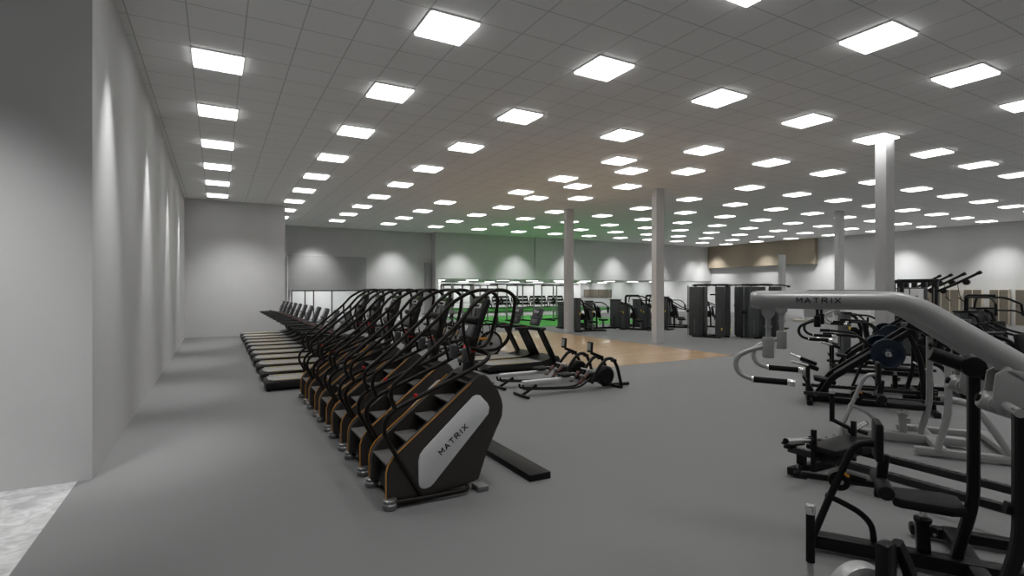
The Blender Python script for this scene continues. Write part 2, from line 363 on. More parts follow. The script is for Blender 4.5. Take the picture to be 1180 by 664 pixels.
#EQUIPMENT
# ------------------------------------------------------------------ stair climbers
def stair_climber(loc, label):
    t = root('stair_climber', loc, 0, label, 'stair climber', 'stair climbers in a row')
    prof = [(0, .09), (0, .34), (.022, .41), (.065, .475), (.13, .53), (.89, 1.125), (.95, 1.175), (1.0, 1.2), (1.05, 1.2), (1.1, 1.165), (1.2, 1.02), (1.25, .93), (1.265, .85),
            (1.255, .74), (1.2, .63), (1.11, .53), (1.07, .40), (.975, .11), (.80, .07), (.3, .05), (.05, .06)]
    pan = [(.315, .19), (.315, .41), (.33, .47), (.37, .52), (.90, .985), (.94, 1.0), (.985, .99), (1.07, .90), (1.09, .855), (1.08, .79), (.47, .17), (.44, .14), (.39, .128), (.35, .135), (.325, .155)]
    for sgn in (-1, 1):
        b = B(); b.prism(prof, sgn*.25, sgn*.325, .022); sh = b.make('side_shell', 'graphite', t)
        b = B(); b.prism(pan, sgn*.31, sgn*.342, .010); b.make('side_panel', 'panel', sh)
        b = B(); b.tube([(x-.004, sgn*.322, h+.004) for x, h in prof[:6]], .0065, 6); b.make('orange_trim', 'orange', sh)
        # lettering slants up the panel
        if sgn < 0: matrix_word((.55, -.345, .44), (.286, 0, .236), (-.236, 0, .286), .40, .05, .010, 'lettering', 'letter', sh)
        else: matrix_word((.86, .345, .70), (-.286, 0, -.236), (-.236, 0, .286), .40, .05, .010, 'lettering', 'letter', sh)
        y = sgn*.345
        low = [(.36, y, .04), (.10, y, .48), (-.035, y, .73), (-.02, y, .86), (.08, y, .95), (.48, y, 1.11), (.76, y, 1.22), (1.02, y, 1.33), (1.12, y*.9, 1.40), (1.06, y*.55, 1.45), (.96, y*.2, 1.46)]
        b = B(); b.tube(low, .022, 10, fil=.07); b.make('lower_handrail', 'rail', t)
        up = [(.085, y, .93), (.03, y, 1.08), (.055, y, 1.18), (.20, y*.98, 1.29), (.44, y*.95, 1.48), (.77, y*.9, 1.76), (.93, y*.85, 1.94), (1.10, y*.7, 2.05), (1.24, y*.6, 2.09), (1.38, y*.6, 2.08), (1.48, y*.6, 2.0), (1.45, y*.6, 1.80), (1.38, y*.6, 1.53), (1.28, y*.5, 1.44), (1.08, y*.3, 1.42)]
        b = B(); b.tube(up, .021, 10, fil=.06); b.tube([(.80, y*.9, 1.78), (.80, y*.95, 1.64), (.90, y*.93, 1.30)], .017, 8, fil=.03); b.make('upper_handrail', 'rail', t)
        b = B(); b.lathe([(.0, 0), (.062, 0), (.07, .01), (.072, .05), (.064, .06), (.066, .09), (.05, .10), (.0, .10)], (.03, sgn*.335, 0), 'z', 18); b.make('front_foot', 'steel', t)
        b = B(); b.tube([(.05, sgn*.345, .055), (.35, sgn*.36, .05), (.76, sgn*.37, .05), (.83, sgn*.36, .06), (.85, sgn*.29, .09)], .024, 10, fil=.06); b.make('base_tube', 'rail', t)
        b = B(); b.box((1.0, sgn*.30, .028), (.13, .17, .055), None, .014); b.make('rear_foot', 'steel', t)
    b = B()
    for k in range(5):
        x0 = .02+.225*k; h = .40+.175*k
        b.b2((x0, -.248, h-.02), (x0+.27, .248, h), .006)
    b.make('step_treads', 'tread', t, smooth=False)
    b = B()
    for k in range(5):
        x0 = .02+.225*k; h = .40+.175*k
        b.prism([(x0+.04, h-.021), (x0+.268, h-.021), (x0+.268, h-.15), (x0+.25, h-.20), (x0+.10, h-.17)], -.247, .247)
    b.prism([(.06, .1), (.12, .3), (1.0, 1.0), (1.15, .9), (1.0, .5), (.95, .12)], -.246, .246); b.make('step_drum', 'stepbase', t)
    b = B(); b.prism([(.92, 1.16), (1.02, 1.20), (1.10, 1.17), (1.2, 1.02), (1.25, .9), (1.24, .78), (1.18, .66), (1.08, .52), (1.0, .52), (1.0, 1.0)], -.252, .252, .01); b.make('rear_cover', 'graphite', t)
    b = B(); b.tube([(.98, 0, 1.12), (1.03, 0, 1.45), (1.14, 0, 1.82)], .05, 8, rect=(.09, .12), fil=.1); b.make('console_post', 'graphdark', t)
    b = B(); b.tube([(1.22, -.16, 2.085), (1.22, .16, 2.085)], .02, 8); b.tube([(1.22, 0, 2.07), (1.20, 0, 1.86)], .02, 8); b.make('rail_bridge', 'rail', t)
    # console, leaning back over the steps
    rot = Matrix.Rotation(R(21), 4, 'Y'); c0 = Vector((1.085, 0, 1.765)); f = lambda x, y, z: c0+rot @ Vector((x, y, z))
    b = B(); b.box(f(0, 0, 0), (.055, .37, .48), rot, .022); con = b.make('console', 'graphdark', t)
    b = B(); b.box(f(-.028, 0, .11), (.012, .30, .20), rot, .004); b.make('screen', 'screen', con)
    b = B(); b.box(f(-.036, 0, .205), (.008, .27, .05), rot, .003); b.make('display_green', 'lcdgreen', con)
    b = B(); b.box(f(-.036, 0, .145), (.010, .21, .055), rot, .003); b.make('display_frame', 'lcd', con)
    b = B(); b.box(f(-.042, 0, .145), (.006, .15, .03), rot); b.make('display', 'screen', con)
    b = B(); b.cyl(f(-.045, -.18, -.02), f(-.045, .18, -.02), .035, 14, .015); b.make('tray_roll', 'graphdark', con)
    b = B(); b.box(f(-.045, 0, -.145), (.05, .30, .14), rot, .02); b.make('keypad', 'keys', con)
    b = B(); b.box(f(-.074, 0, -.13), (.01, .07, .06), rot, .004); b.make('keypad_display', 'lcd', con)
    b = B(); b.box((1.0, -.06, 1.44), (.10, .07, .06), None, .01); b.cyl((.96, -.06, 1.46), (.93, -.06, 1.48), .03, 12); b.make('stop_button', 'red', t)
    for y in (-.17, .17):
        b = B(); b.box((.90, y, 1.40), (.08, .09, .15), None, .015); b.make('bottle_holder', 'shroud', t)
    b = B(); b.box((.95, .0, 1.36), (.05, .09, .03), None, .008); b.make('sensor_tab', 'orange', t)
    b = B(); b.cyl((.28, -.345, 1.045), (.28, -.345, 1.075), .017, 10); b.make('rail_button', 'red', t)
    return t
CL = ['matt black stair climber nearest the camera, light grey MATRIX side panel in full view', 'second stair climber in the row, directly behind the nearest one', 'third stair climber in the row counting from the camera',
      'fourth stair climber in the row counting from the camera', 'fifth stair climber in the row, second to last before the treadmills', 'last stair climber in the row, beside the long line of treadmills']
sc = stair_climber((1.41, 5.31, 0), CL[0])
for k in range(1, 6): dup(sc, (1.41, 5.31+1.05*k, 0), 0, CL[k])

# low black step platform on the floor
b = B(); b.b2((-.135, -.8, 0), (.135, .8, .075), .006); o = b.make('step_platform', 'black', loc=(3.1, 5.72, 0)); tag(o, 'long flat black platform lying on the floor behind the nearest stair climber', 'platform')

# ------------------------------------------------------------------ treadmills
def treadmill(loc, label, group):
    t = root('treadmill', loc, 0, label, 'treadmill', group)
    b = B(); b.prism([(0, .10), (.02, .17), (.10, .19), (1.55, .21), (1.75, .25), (1.95, .34), (2.08, .33), (2.15, .22), (2.15, .07), (1.9, .04), (.1, .06)], -.42, .42, .015); b.make('deck_frame', 'graphdark', t)
    b = B(); b.box((.82, 0, .212), (1.50, .52, .012)); b.make('belt', 'belt', t)
    for sg in (-1, 1):
        b = B(); b.box((.85, sg*.335, .215), (1.45, .12, .02), None, .006); sr = b.make('side_rail', 'siderail', t)
        b = B()
        for k in range(5): b.box((.32+.22*k, sg*.335, .227), (.16, .045, .004))
        b.make('yellow_marks', 'yellow2', sr, smooth=False)
        b = B(); b.tube([(2.0, sg*.40, .10), (1.92, sg*.40, .28), (1.50, sg*.40, 1.06)], .03, 8, rect=(.055, .25), fil=.06); up = b.make('upright', 'black', t)
        a = Vector((-.42, 0, .78)).normalized(); pf = Vector((a.z, 0, -a.x))
        if sg < 0: matrix_word((1.57, -.431, .92), -a, pf, .56, .085, .022, 'lettering', 'letterw', up)
        else: matrix_word((1.84, .431, .42), a, pf, .56, .085, .022, 'lettering', 'letterw', up)
        b = B(); b.tube([(.78, sg*.40, 1.09), (1.2, sg*.41, 1.10), (1.62, sg*.40, 1.04)], .03, 8, rect=(.07, .06), fil=.1); b.make('handrail', 'black', t)
        b = B(); b.cyl((.06, sg*.36, 0), (.06, sg*.36, .10), .035, 10); b.cyl((1.95, sg*.36, 0), (1.95, sg*.36, .08), .04, 10); b.make('foot', 'black', t)
    b = B(); b.box((1.55, 0, 1.06), (.30, .84, .07), None, .03); b.make('dashboard', 'graphdark', t)
    b = B(); b.tube([(1.45, -.14, 1.09), (1.2, -.13, 1.15), (1.12, 0, 1.16), (1.2, .13, 1.15), (1.45, .14, 1.09)], .016, 8, fil=.06); b.make('front_grip', 'black', t)
    b = B(); b.box((1.40, 0, 1.105), (.05, .20, .025), None, .008); b.make('stop_key', 'orange', t)
    b = B(); b.cyl((1.38, .2, 1.09), (1.38, .2, 1.13), .03, 10); b.make('red_stop_button', 'red', t)
    rot = Matrix.Rotation(R(20), 4, 'Y'); c0 = Vector((1.66, 0, 1.35)); f = lambda x, y, z: c0+rot @ Vector((x, y, z))
    b = B(); b.box(f(0, 0, 0), (.08, .42, .48), rot, .028); b.box(f(-.03, 0, -.03), (.08, .43, .05), rot, .02); con = b.make('console', 'shroud', t)
    b = B(); b.box(f(-.042, 0, .11), (.012, .34, .19), rot, .004); b.make('screen', 'screen', con)
    b = B(); b.box(f(-.05, 0, .13), (.008, .20, .06), rot); b.make('display', 'lcddim', con)
    b = B(); b.box(f(-.05, 0, -.13), (.02, .30, .12), rot, .01); b.make('keypad', 'keys', con)
    return t
M['belt'] = mat('grey_belt', (.30, .295, .28), .6, bump=.4, scale=120, var=.25)
M['siderail'] = mat('grey_side_rail', (.30, .29, .27), .5, var=.1)
M['yellow2'] = mat('yellow_rail_mark', (.60, .42, .08), .5, var=.2)
M['lcddim'] = mat('pale_display', (.35, .36, .35), .3, var=.2)
tm = None
for k in range(11):
    lab = 'treadmill %s in the long line behind the stair climbers' % ('nearest the camera' if k == 0 else 'farthest away, by the grey wall,' if k == 10 else 'counted %s from the near end' % ORD[k])
    y = 12.25+1.31*k
    if tm is None: tm = treadmill((.86, y, 0), lab, 'treadmills in the long line')
    else: dup(tm, (.86, y, 0), 0, lab)
dup(tm, (5.78, 12.0, 0), 0, 'black treadmill beside the rowing machines, white MATRIX lettering on its upright', 'treadmills by the rowing machines')
dup(tm, (5.78, 13.05, 0), 0, 'second treadmill beyond the rowing machines, between the first one and the exercise bike', 'treadmills by the rowing machines')

# ------------------------------------------------------------------ rowing machines
def rower(loc, label):
    t = root('rowing_machine', loc, 0, label, 'rowing machine', 'rowing machines side by side')
    b = B(); b.box((-.02, 0, .03), (.06, .56, .05), None, .012); b.tube([(0, 0, .04), (.32, 0, .20)], .02, rect=(.05, .05)); b.make('rear_foot', 'black', t)
    b = B(); b.box((.60, 0, .285), (1.20, .11, .05), None, .012); b.box((.62, 0, .25), (1.15, .07, .03)); b.make('seat_rail', 'railtop', t)
    b = B(); b.tube([(-.03, -.07, .25), (-.02, -.07, .17), (.5, -.07, .12), (1.15, -.07, .08), (1.35, -.07, .10), (1.62, -.07, .26)], .022, 8, fil=.06); b.tube([(-.03, .07, .25), (-.02, .07, .17), (.5, .07, .12), (1.15, .07, .08), (1.35, .07, .10), (1.62, .07, .26)], .022, 8, fil=.06); b.make('frame_tubes', 'black', t)
    b = B(); b.box((1.02, 0, .36), (.28, .30, .05), Matrix.Rotation(R(-4), 4, 'Y'), .02); b.box((1.02, 0, .32), (.16, .10, .05), None, .01); b.make('seat', 'pad', t)
    for sg in (-1, 1):
        b = B(); b.box((1.35, sg*.15, .27), (.30, .11, .03), Matrix.Rotation(R(-42), 4, 'Y'), .012); b.make('foot_plate', 'rust', t)
        b = B(); b.box((1.32, sg*.15, .33), (.05, .14, .05), Matrix.Rotation(R(-42), 4, 'Y'), .015); b.make('foot_strap', 'steel', t)
        y = sg*.20
        b = B(); b.tube([(1.52, y, .16), (1.70, y, .46), (1.90, y, .65), (2.08, y, .64), (2.20, y, .46), (2.32, y, .03)], .036, 10, fil=.10); b.make('frame_arch', 'black', t)
        b = B(); b.cyl((2.02, sg*.21, .60), (2.13, sg*.25, .60), .03, 10); b.make('end_knob', 'black', t)
    b = B(); b.lathe([(.0, -.10), (.17, -.10), (.205, -.07), (.21, 0), (.205, .07), (.17, .10), (.0, .10)], (2.02, 0, .26), 'y', 32); b.box((1.74, 0, .25), (.36, .16, .22), None, .05); b.make('flywheel_housing', 'black', t)
    b = B(); b.tube([(1.98, 0, .06), (2.3, 0, .05), (2.68, 0, .035)], .03, rect=(.07, .06)); b.box((2.26, 0, .03), (.06, .56, .05), None, .012); b.make('front_foot', 'black', t)
    b = B(); b.tube([(1.98, 0, .64), (1.66, 0, .76)], .02, rect=(.035, .06)); mo = b.make('monitor_arm', 'black', t)
    b = B(); b.box((1.64, 0, .88), (.05, .15, .22), Matrix.Rotation(R(5), 4, 'Y'), .012); b.make('monitor', 'graphdark', mo)
    b = B(); b.box((1.608, 0, .89), (.01, .11, .15), Matrix.Rotation(R(5), 4, 'Y')); b.make('monitor_screen', 'lcddim', mo)
    b = B(); b.cyl((1.56, -.2, .42), (1.56, .2, .42), .016, 8); b.box((1.60, 0, .38), (.10, .06, .06), None, .01); b.make('pull_handle', 'chrome', t)
    return t
M['railtop'] = mat('white_metal_rail', (.72, .72, .71), .35, .2, var=.03)
rw = rower((5.18, 8.88, 0), 'black rowing machine with a silver rail, the nearer of the two')
dup(rw, (5.20, 9.86, 0), 0, 'black rowing machine with a silver rail, the farther one next to the treadmills')

# ------------------------------------------------------------------ exercise bikes
def bike(loc, label, rz=0):
    t = root('exercise_bike', loc, rz, label, 'exercise bike', 'exercise bikes in a row')
    b = B(); b.lathe([(.0, -.02), (.33, -.02), (.34, -.015), (.34, .015), (.33, .02), (.0, .02)], (.25, 0, .44), 'y', 32); w = b.make('wheel_disc', 'disc', t)
    b = B(); b.lathe([(.33, -.035), (.385, -.035), (.39, 0), (.385, .035), (.33, .035), (.325, 0), (.33, -.035)], (.25, 0, .44), 'y', 32, True); b.make('wheel_rim', 'black', w)
    b = B(); b.lathe([(.0, -.05), (.05, -.05), (.05, .05), (.0, .05)], (.25, 0, .44), 'y', 16); b.make('hub', 'black', w)
    for x in (-.55, .5):
        b = B(); b.box((x, 0, .03), (.07, .55, .06), None, .015); b.make('foot', 'black', t)
    b = B(); b.tube([(-.55, 0, .06), (-.3, 0, .12), (.5, 0, .06)], .03, rect=(.06, .05), fil=.08); b.tube([(-.3, 0, .1), (-.42, 0, .62)], .03, 10); b.tube([(-.3, 0, .3), (.1, 0, .7), (.45, 0, .95)], .03, 10, fil=.1)
    b.tube([(.5, 0, .06), (.40, .06, .5), (.45, .05, .95)], .02, 8); b.make('frame', 'black', t)
    b = B(); b.cyl((-.40, 0, .58), (-.44, 0, .82), .022, 10); b.make('seat_post', 'steel', t)
    b = B(); b.prism([(-.60, -.12), (-.62, .12), (-.48, .10), (-.28, .03), (-.28, -.03), (-.48, -.10)], .82, .89, .02, axis='z'); b.make('saddle', 'pad', t)
    b = B(); b.box((-.02, 0, .60), (.30, .10, .08), None, .02); b.make('orange_cover', 'orange', t)
    for sg in (-1, 1):
        b = B(); b.tube([(-.02, sg*.2, .36), (.12, sg*.24, .70), (.10, sg*.25, 1.0), (-.10, sg*.24, 1.16), (-.20, sg*.24, 1.14)], .016, 8, fil=.08); b.make('moving_arm', 'black', t)
        b = B(); b.tube([(-.1, 0, .34), (-.1+sg*.13, sg*.1, .34+sg*.08)], .014, 8); b.box((-.1+sg*.13, sg*.15, .34+sg*.08), (.10, .09, .02), None, .005); b.make('pedal', 'black', t)
    b = B(); b.box((.42, 0, 1.14), (.06, .22, .18), Matrix.Rotation(R(20), 4, 'Y'), .02); b.tube([(.45, 0, .93), (.44, 0, 1.1)], .018, 8); b.make('monitor', 'graphdark', t)
    return t
bk = bike((7.0, 14.35, 0), 'exercise bike with a pale disc wheel and orange cover, just beyond the two treadmills')
for k in range(1, 5): dup(bk, (7.0, 14.35+1.15*k, 0), 0, 'exercise bike with a pale disc wheel, %s in the row behind the stair climbers' % ORD[k])
# ------------------------------------------------------------------ lever-arm pulldown machines (local x runs from the handles back to the pivots)
AX = math.atan2(-.835, .55)
def lever_machine(loc, fm, am, label, word=True):
    t = root('pulldown_machine', loc, AX, label, 'pulldown machine', 'lever arm pulldown machines')
    dark = am == 'black'
    for sg, v in ((-1, -.37), (1, .37)):
        b = B(); b.tube([(.05, v, 2.015), (.95, v, 2.015), (1.10, v, 1.945), (1.256, v, 1.83), (1.52, v, 1.645), (1.75, v, 1.47), (2.2, v, 1.15)], [.068, .088], 24, fil=.10)
        arm = b.make('lever_arm', am, t)
        b = B(); b.tube([(.0, v, 2.015), (.015, v, 2.015), (.05, v, 2.015), (.08, v, 2.015)], [.050, .062, .070, .070], 24); b.lathe([(.06, -.006), (.0715, -.006), (.0715, .006), (.06, .006)], (.21, v, 2.015), 'x', 24); b.lathe([(.06, -.006), (.0715, -.006), (.0715, .006), (.06, .006)], (.235, v, 2.015), 'x', 24); b.make('end_cap', am, arm)
        if sg < 0 and word: matrix_word((.318, v-.0785, 1.998), (1, 0, 0), (0, 0, 1), .30, .034, .0065, 'lettering', 'letter', arm)
        u = .125 if sg < 0 else .21
        b = B(); b.prism([(u-.055, 1.965), (u+.055, 1.965), (u+.045, 1.90), (u+.02, 1.87), (u-.02, 1.87), (u-.045, 1.90)], v-.03, v+.03, .008); b.cyl((u, v-.04, 1.915), (u, v+.04, 1.915), .022, 14)
        b.cyl((u, v, 1.88), (u, v, 1.70), .020, 14); b.cyl((u, v, 1.80), (u, v, 1.815), .026, 14); b.make('swivel_rod', am, t)
        b = B(); b.cyl((u, v, 1.725), (u, v, 1.565), .042, 20, .006); b.lathe([(.03, -.004), (.044, -.004), (.044, .004), (.03, .004)], (u, v, 1.60), 'z', 20); b.lathe([(.03, -.004), (.044, -.004), (.044, .004), (.03, .004)], (u, v, 1.70), 'z', 20); sw = b.make('swivel_sleeve', am, t)
        b = B(); b.tube([(u-.02, v, 1.655), (u-.13, v-.01, 1.62), (u-.215, v-.03, 1.575), (u-.235, v-.04, 1.50), (u-.20, v-.05, 1.43), (u-.12, v-.05, 1.40), (u-.08, v-.05, 1.395)], .019, 12, fil=.05); hd = b.make('handle', am, t)
        b = B(); b.cyl((u-.10, v-.05, 1.397), (u+.135, v-.05, 1.392), .0235, 14); b.make('grip', 'grip', hd)
        b = B(); b.cyl((u+.13, v-.05, 1.392), (u+.185, v-.05, 1.391), .027, 14, .004); b.cyl((u-.115, v-.05, 1.397), (u-.10, v-.05, 1.397), .026, 14); b.make('grip_end', 'chrome', hd)
        # pivot bracket, lower lever and its counter tube
        b = B(); b.prism([(1.45, 1.55), (1.50, 1.585), (1.60, 1.57), (1.70, 1.50), (1.68, 1.38), (1.62, 1.31), (1.55, 1.28), (1.47, 1.29), (1.43, 1.34), (1.44, 1.45)], v-.10, v-.075, .006); b.prism([(1.45, 1.55), (1.50, 1.585), (1.60, 1.57), (1.70, 1.50), (1.68, 1.38), (1.62, 1.31), (1.55, 1.28), (1.47, 1.29), (1.43, 1.34), (1.44, 1.45)], v+.075, v+.10, .006); b.box((1.56, v, 1.54), (.16, .2, .05), Matrix.Rotation(R(35), 4, 'Y'), .015)
        b.make('pivot_bracket', am, t)
        b = B(); b.tube([(1.385, v, 1.375), (1.39, v, 1.373), (1.405, v, 1.367), (1.43, v, 1.36), (1.75, v, 1.25), (2.15, v, 1.10)], [.035, .052, .062, .066, .064, .06], 20); b.lathe([(0, -.075), (.05, -.075), (.06, -.06), (.06, .06), (.05, .075), (0, .075)], (1.47, v, 1.35), 'y', 20); b.make('pivot_barrel', am, t)
        b = B(); b.cyl((1.37, v-.012, 1.382), (1.395, v-.012, 1.374), .026, 14); b.make('pivot_bolt', 'grip', t)
        b = B(); b.cyl((2.05, v, 1.0), (2.05, v+sg*.42, 1.0), .025, 12); b.make('weight_horn', 'chrome', t)
    # frame
    b = B(); b.box((1.12, -.02, .085), (1.42, .13, .11), None, .02); b.make('base_beam', fm, t)
    for v in (-.62, .62):
        b = B(); b.box((1.70, v, .07), (1.05, .10, .09), None, .02); b.make('side_foot', fm, t)
    b = B(); b.box((1.45, 0, .09), (.12, 1.30, .08), None, .02); b.box((2.16, 0, .09), (.12, 1.30, .08), None, .02); b.make('cross_beam', fm, t)
    for v, top, du in ((0, 1.53, 0), (-.66, 1.37, .06)):
        b = B(); b.tube([(1.35+du, v, .10), (1.36+du, v, .18), (1.45+du, v, .56), (1.45+du, v, top)], .05, rect=(.068, .075), fil=.12); b.make('upright', fm, t)
    b = B(); b.tube([(1.20, 0, 1.62), (1.44, 0, 1.53), (1.70, 0, 1.40)], .052, 16, fil=.05); b.cyl((1.44, -.07, 1.54), (1.44, .07, 1.54), .075, 28, .01); b.make('pivot_beam', 'black', t)
    b = B(); b.cyl((1.50, -.70, 1.35), (1.50, .50, 1.35), .028, 14); b.make('pivot_axle', am, t)
    b = B(); b.tube([(1.45, -.62, .75), (1.75, -.62, .70), (1.95, -.62, .40), (2.1, -.62, .12)], .04, 12, fil=.12); b.make('rear_brace', fm, t)
    # front frame: arch tube and lower loop
    b = B(); b.tube([(.42, -.12, .03), (.43, -.11, .12), (.54, -.07, .42), (.70, -.02, .83), (.75, -.01, .885), (.80, 0, .90), (.88, 0, .895)], .027, 12, fil=.06); b.make('front_arch', fm, t)
    b = B(); b.tube([(.53, -.08, .47), (.62, -.05, .43), (.755, -.02, .36), (.84, 0, .27), (.853, 0, .12)], .023, 12, fil=.07); b.make('front_loop', fm, t)
    b = B(); b.box((.875, 0, .93), (.055, .24, .30), None, .024); b.box((.90, 0, .66), (.07, .06, .34), Matrix.Rotation(R(6), 4, 'Y'), .01); cp = b.make('chest_pad', 'pad', t)
    b = B(); b.cyl((.90, -.24, .60), (.90, .24, .60), .055, 18, .015); b.make('thigh_roller', 'pad', t)
    b = B(); b.box((.62, 0, .585), (.52, .05, .05), None, .01); b.lathe([(0, -.05), (.075, -.05), (.08, 0), (.075, .05), (0, .05)], (.62, 0, .585), 'y', 20); b.box((.70, 0, .63), (.20, .06, .03), Matrix.Rotation(R(10), 4, 'Y'))
    b.tube([(.36, -.07, .585), (.33, -.07, .64), (.33, .07, .64), (.36, .07, .585)], .010, 8, fil=.02); b.cyl((.30, 0, .575), (.40, 0, .575), .03, 10); ad = b.make('pad_adjuster', 'black', t)
    b = B(); b.box((.665, -.052, .645), (.045, .012, .02), Matrix.Rotation(R(35), 4, 'Y')); b.make('adjuster_tab', 'orange', ad)
    b = B(); b.cyl((.63, -.058, .58), (.63, -.05, .58), .02, 12); b.make('adjuster_bolt', 'chrome', ad)
    # seat
    b = B(); b.prism([(.955, -.12), (.955, .12), (1.0, .15), (1.30, .17), (1.39, .13), (1.39, -.13), (1.30, -.17), (1.0, -.15)], .475, .55, .024, axis='z'); b.make('seat', 'pad', t)
    b = B(); b.box((1.155, 0, .42), (.05, .05, .14), None, .006); sp = b.make('seat_post', 'chrome', t)
    b = B(); b.box((1.155, 0, .25), (.085, .085, .25), Matrix.Rotation(R(-3), 4, 'Y'), .015); b.cyl((1.155, 0, .36), (1.155, 0, .385), .058, 12); b.box((1.215, -.02, .30), (.05, .05, .07), None, .012); b.make('seat_sleeve', fm, t)
    b = B(); b.cyl((1.215, -.06, .295), (1.215, -.04, .295), .013, 10); b.make('seat_pin', 'chrome', t)
    return t
M1 = (3.98, 2.93, 0); OFF = (3.6, 1.77)
lever_machine(M1, 'black', 'silver', 'pulldown machine in the right foreground, black frame and big silver MATRIX arm')
lever_machine((M1[0]+OFF[0], M1[1]+OFF[1], 0), 'silver', 'black', 'pulldown machine with silver frame and black arms, behind the foreground one', word=False)
lever_machine((M1[0]+2*OFF[0], M1[1]+2*OFF[1], 0), 'black', 'silver', 'farthest pulldown machine, its silver hooked handle hanging before the pillar', word=False)

# ------------------------------------------------------------------ low sled machines with perforated rails
def sled(loc, label):
    t = root('sled_machine', loc, 0, label, 'leg machine')
    for x, y0, y1 in ((0, -2.1, .75), (.58, -2.1, .75)):
        b = B(); b.box((x, (y0+y1)/2, .25), (.075, y1-y0, .075), None, .01)
        k = y0+.05
        while k < y1: b.lathe([(.0, 0), (.012, 0), (.012, .004), (0, .004)], (x, k, .287), 'z', 6); k += .075
        b.make('perforated_rail', 'perf', t)
    for y in (-2.05, .6):
        b = B(); b.box((.29, y, .06), (1.0, .09, .09), None, .015); b.box((0, y, .16), (.07, .08, .15)); b.box((.58, y, .16), (.07, .08, .15)); b.make('cross_foot', 'black', t)
    b = B(); b.box((.29, .32, .36), (.80, .34, .06), None, .02); b.box((.29, .32, .29), (.66, .26, .08), None, .01); b.make('carriage', 'black', t)
    b = B(); b.box((.29, .05, .40), (.42, .12, .10), None, .03); b.make('shoulder_pad', 'pad', t)
    for sg, x in ((-1, -.10), (1, .68)):
        b = B(); b.cyl((x, .42, .44), (x+sg*.38, .47, .47), .030, 14); b.make('weight_horn', 'chrome', t)
        b = B(); b.cyl((x+sg*.375, .469, .469), (x+sg*.395, .471, .471), .031, 14); b.cyl((x-sg*.01, .41, .44), (x+sg*.03, .425, .443), .045, 14); b.make('horn_collar', 'black', t)
        b = B(); b.tube([(x, .40, .10), (x, .40, .56)], .02, rect=(.05, .05)); b.make('stop_post', 'black', t)
        if sg < 0: continue
        b = B(); b.tube([(x+.02, .66, .50), (x+.02, .66, .84)], .028, 12); b.make('grab_post', 'grip', t)
        b = B(); b.cyl((x+.02, .66, .835), (x+.02, .66, .87), .031, 12); b.make('post_cap', 'chrome', t)
        b = B(); b.tube([(x+.02, .66, .52), (x+.1, .5, .44), (x+.2, .35, .40)], .025, 10, fil=.05); b.make('post_arm', 'black', t)
    b = B(); b.tube([(-.05, .66, .36), (-.22, .70, .36), (-.24, .58, .36), (-.05, .54, .36)], .014, 8, fil=.03); b.box((-.18, .62, .33), (.14, .08, .04), None, .015); b.make('foot_lever', 'black', t)
    b = B()
    for k in range(4): b.cyl((-.02+.16*k, .50, .395), (-.02+.16*k, .50, .41), .016, 8)
    b.make('bolt_heads', 'chrome', t)
    return t

sl = sled((5.80, 3.05, 0), 'low black sled machine between the two nearest pulldown machines, steel sleeve pointing left')

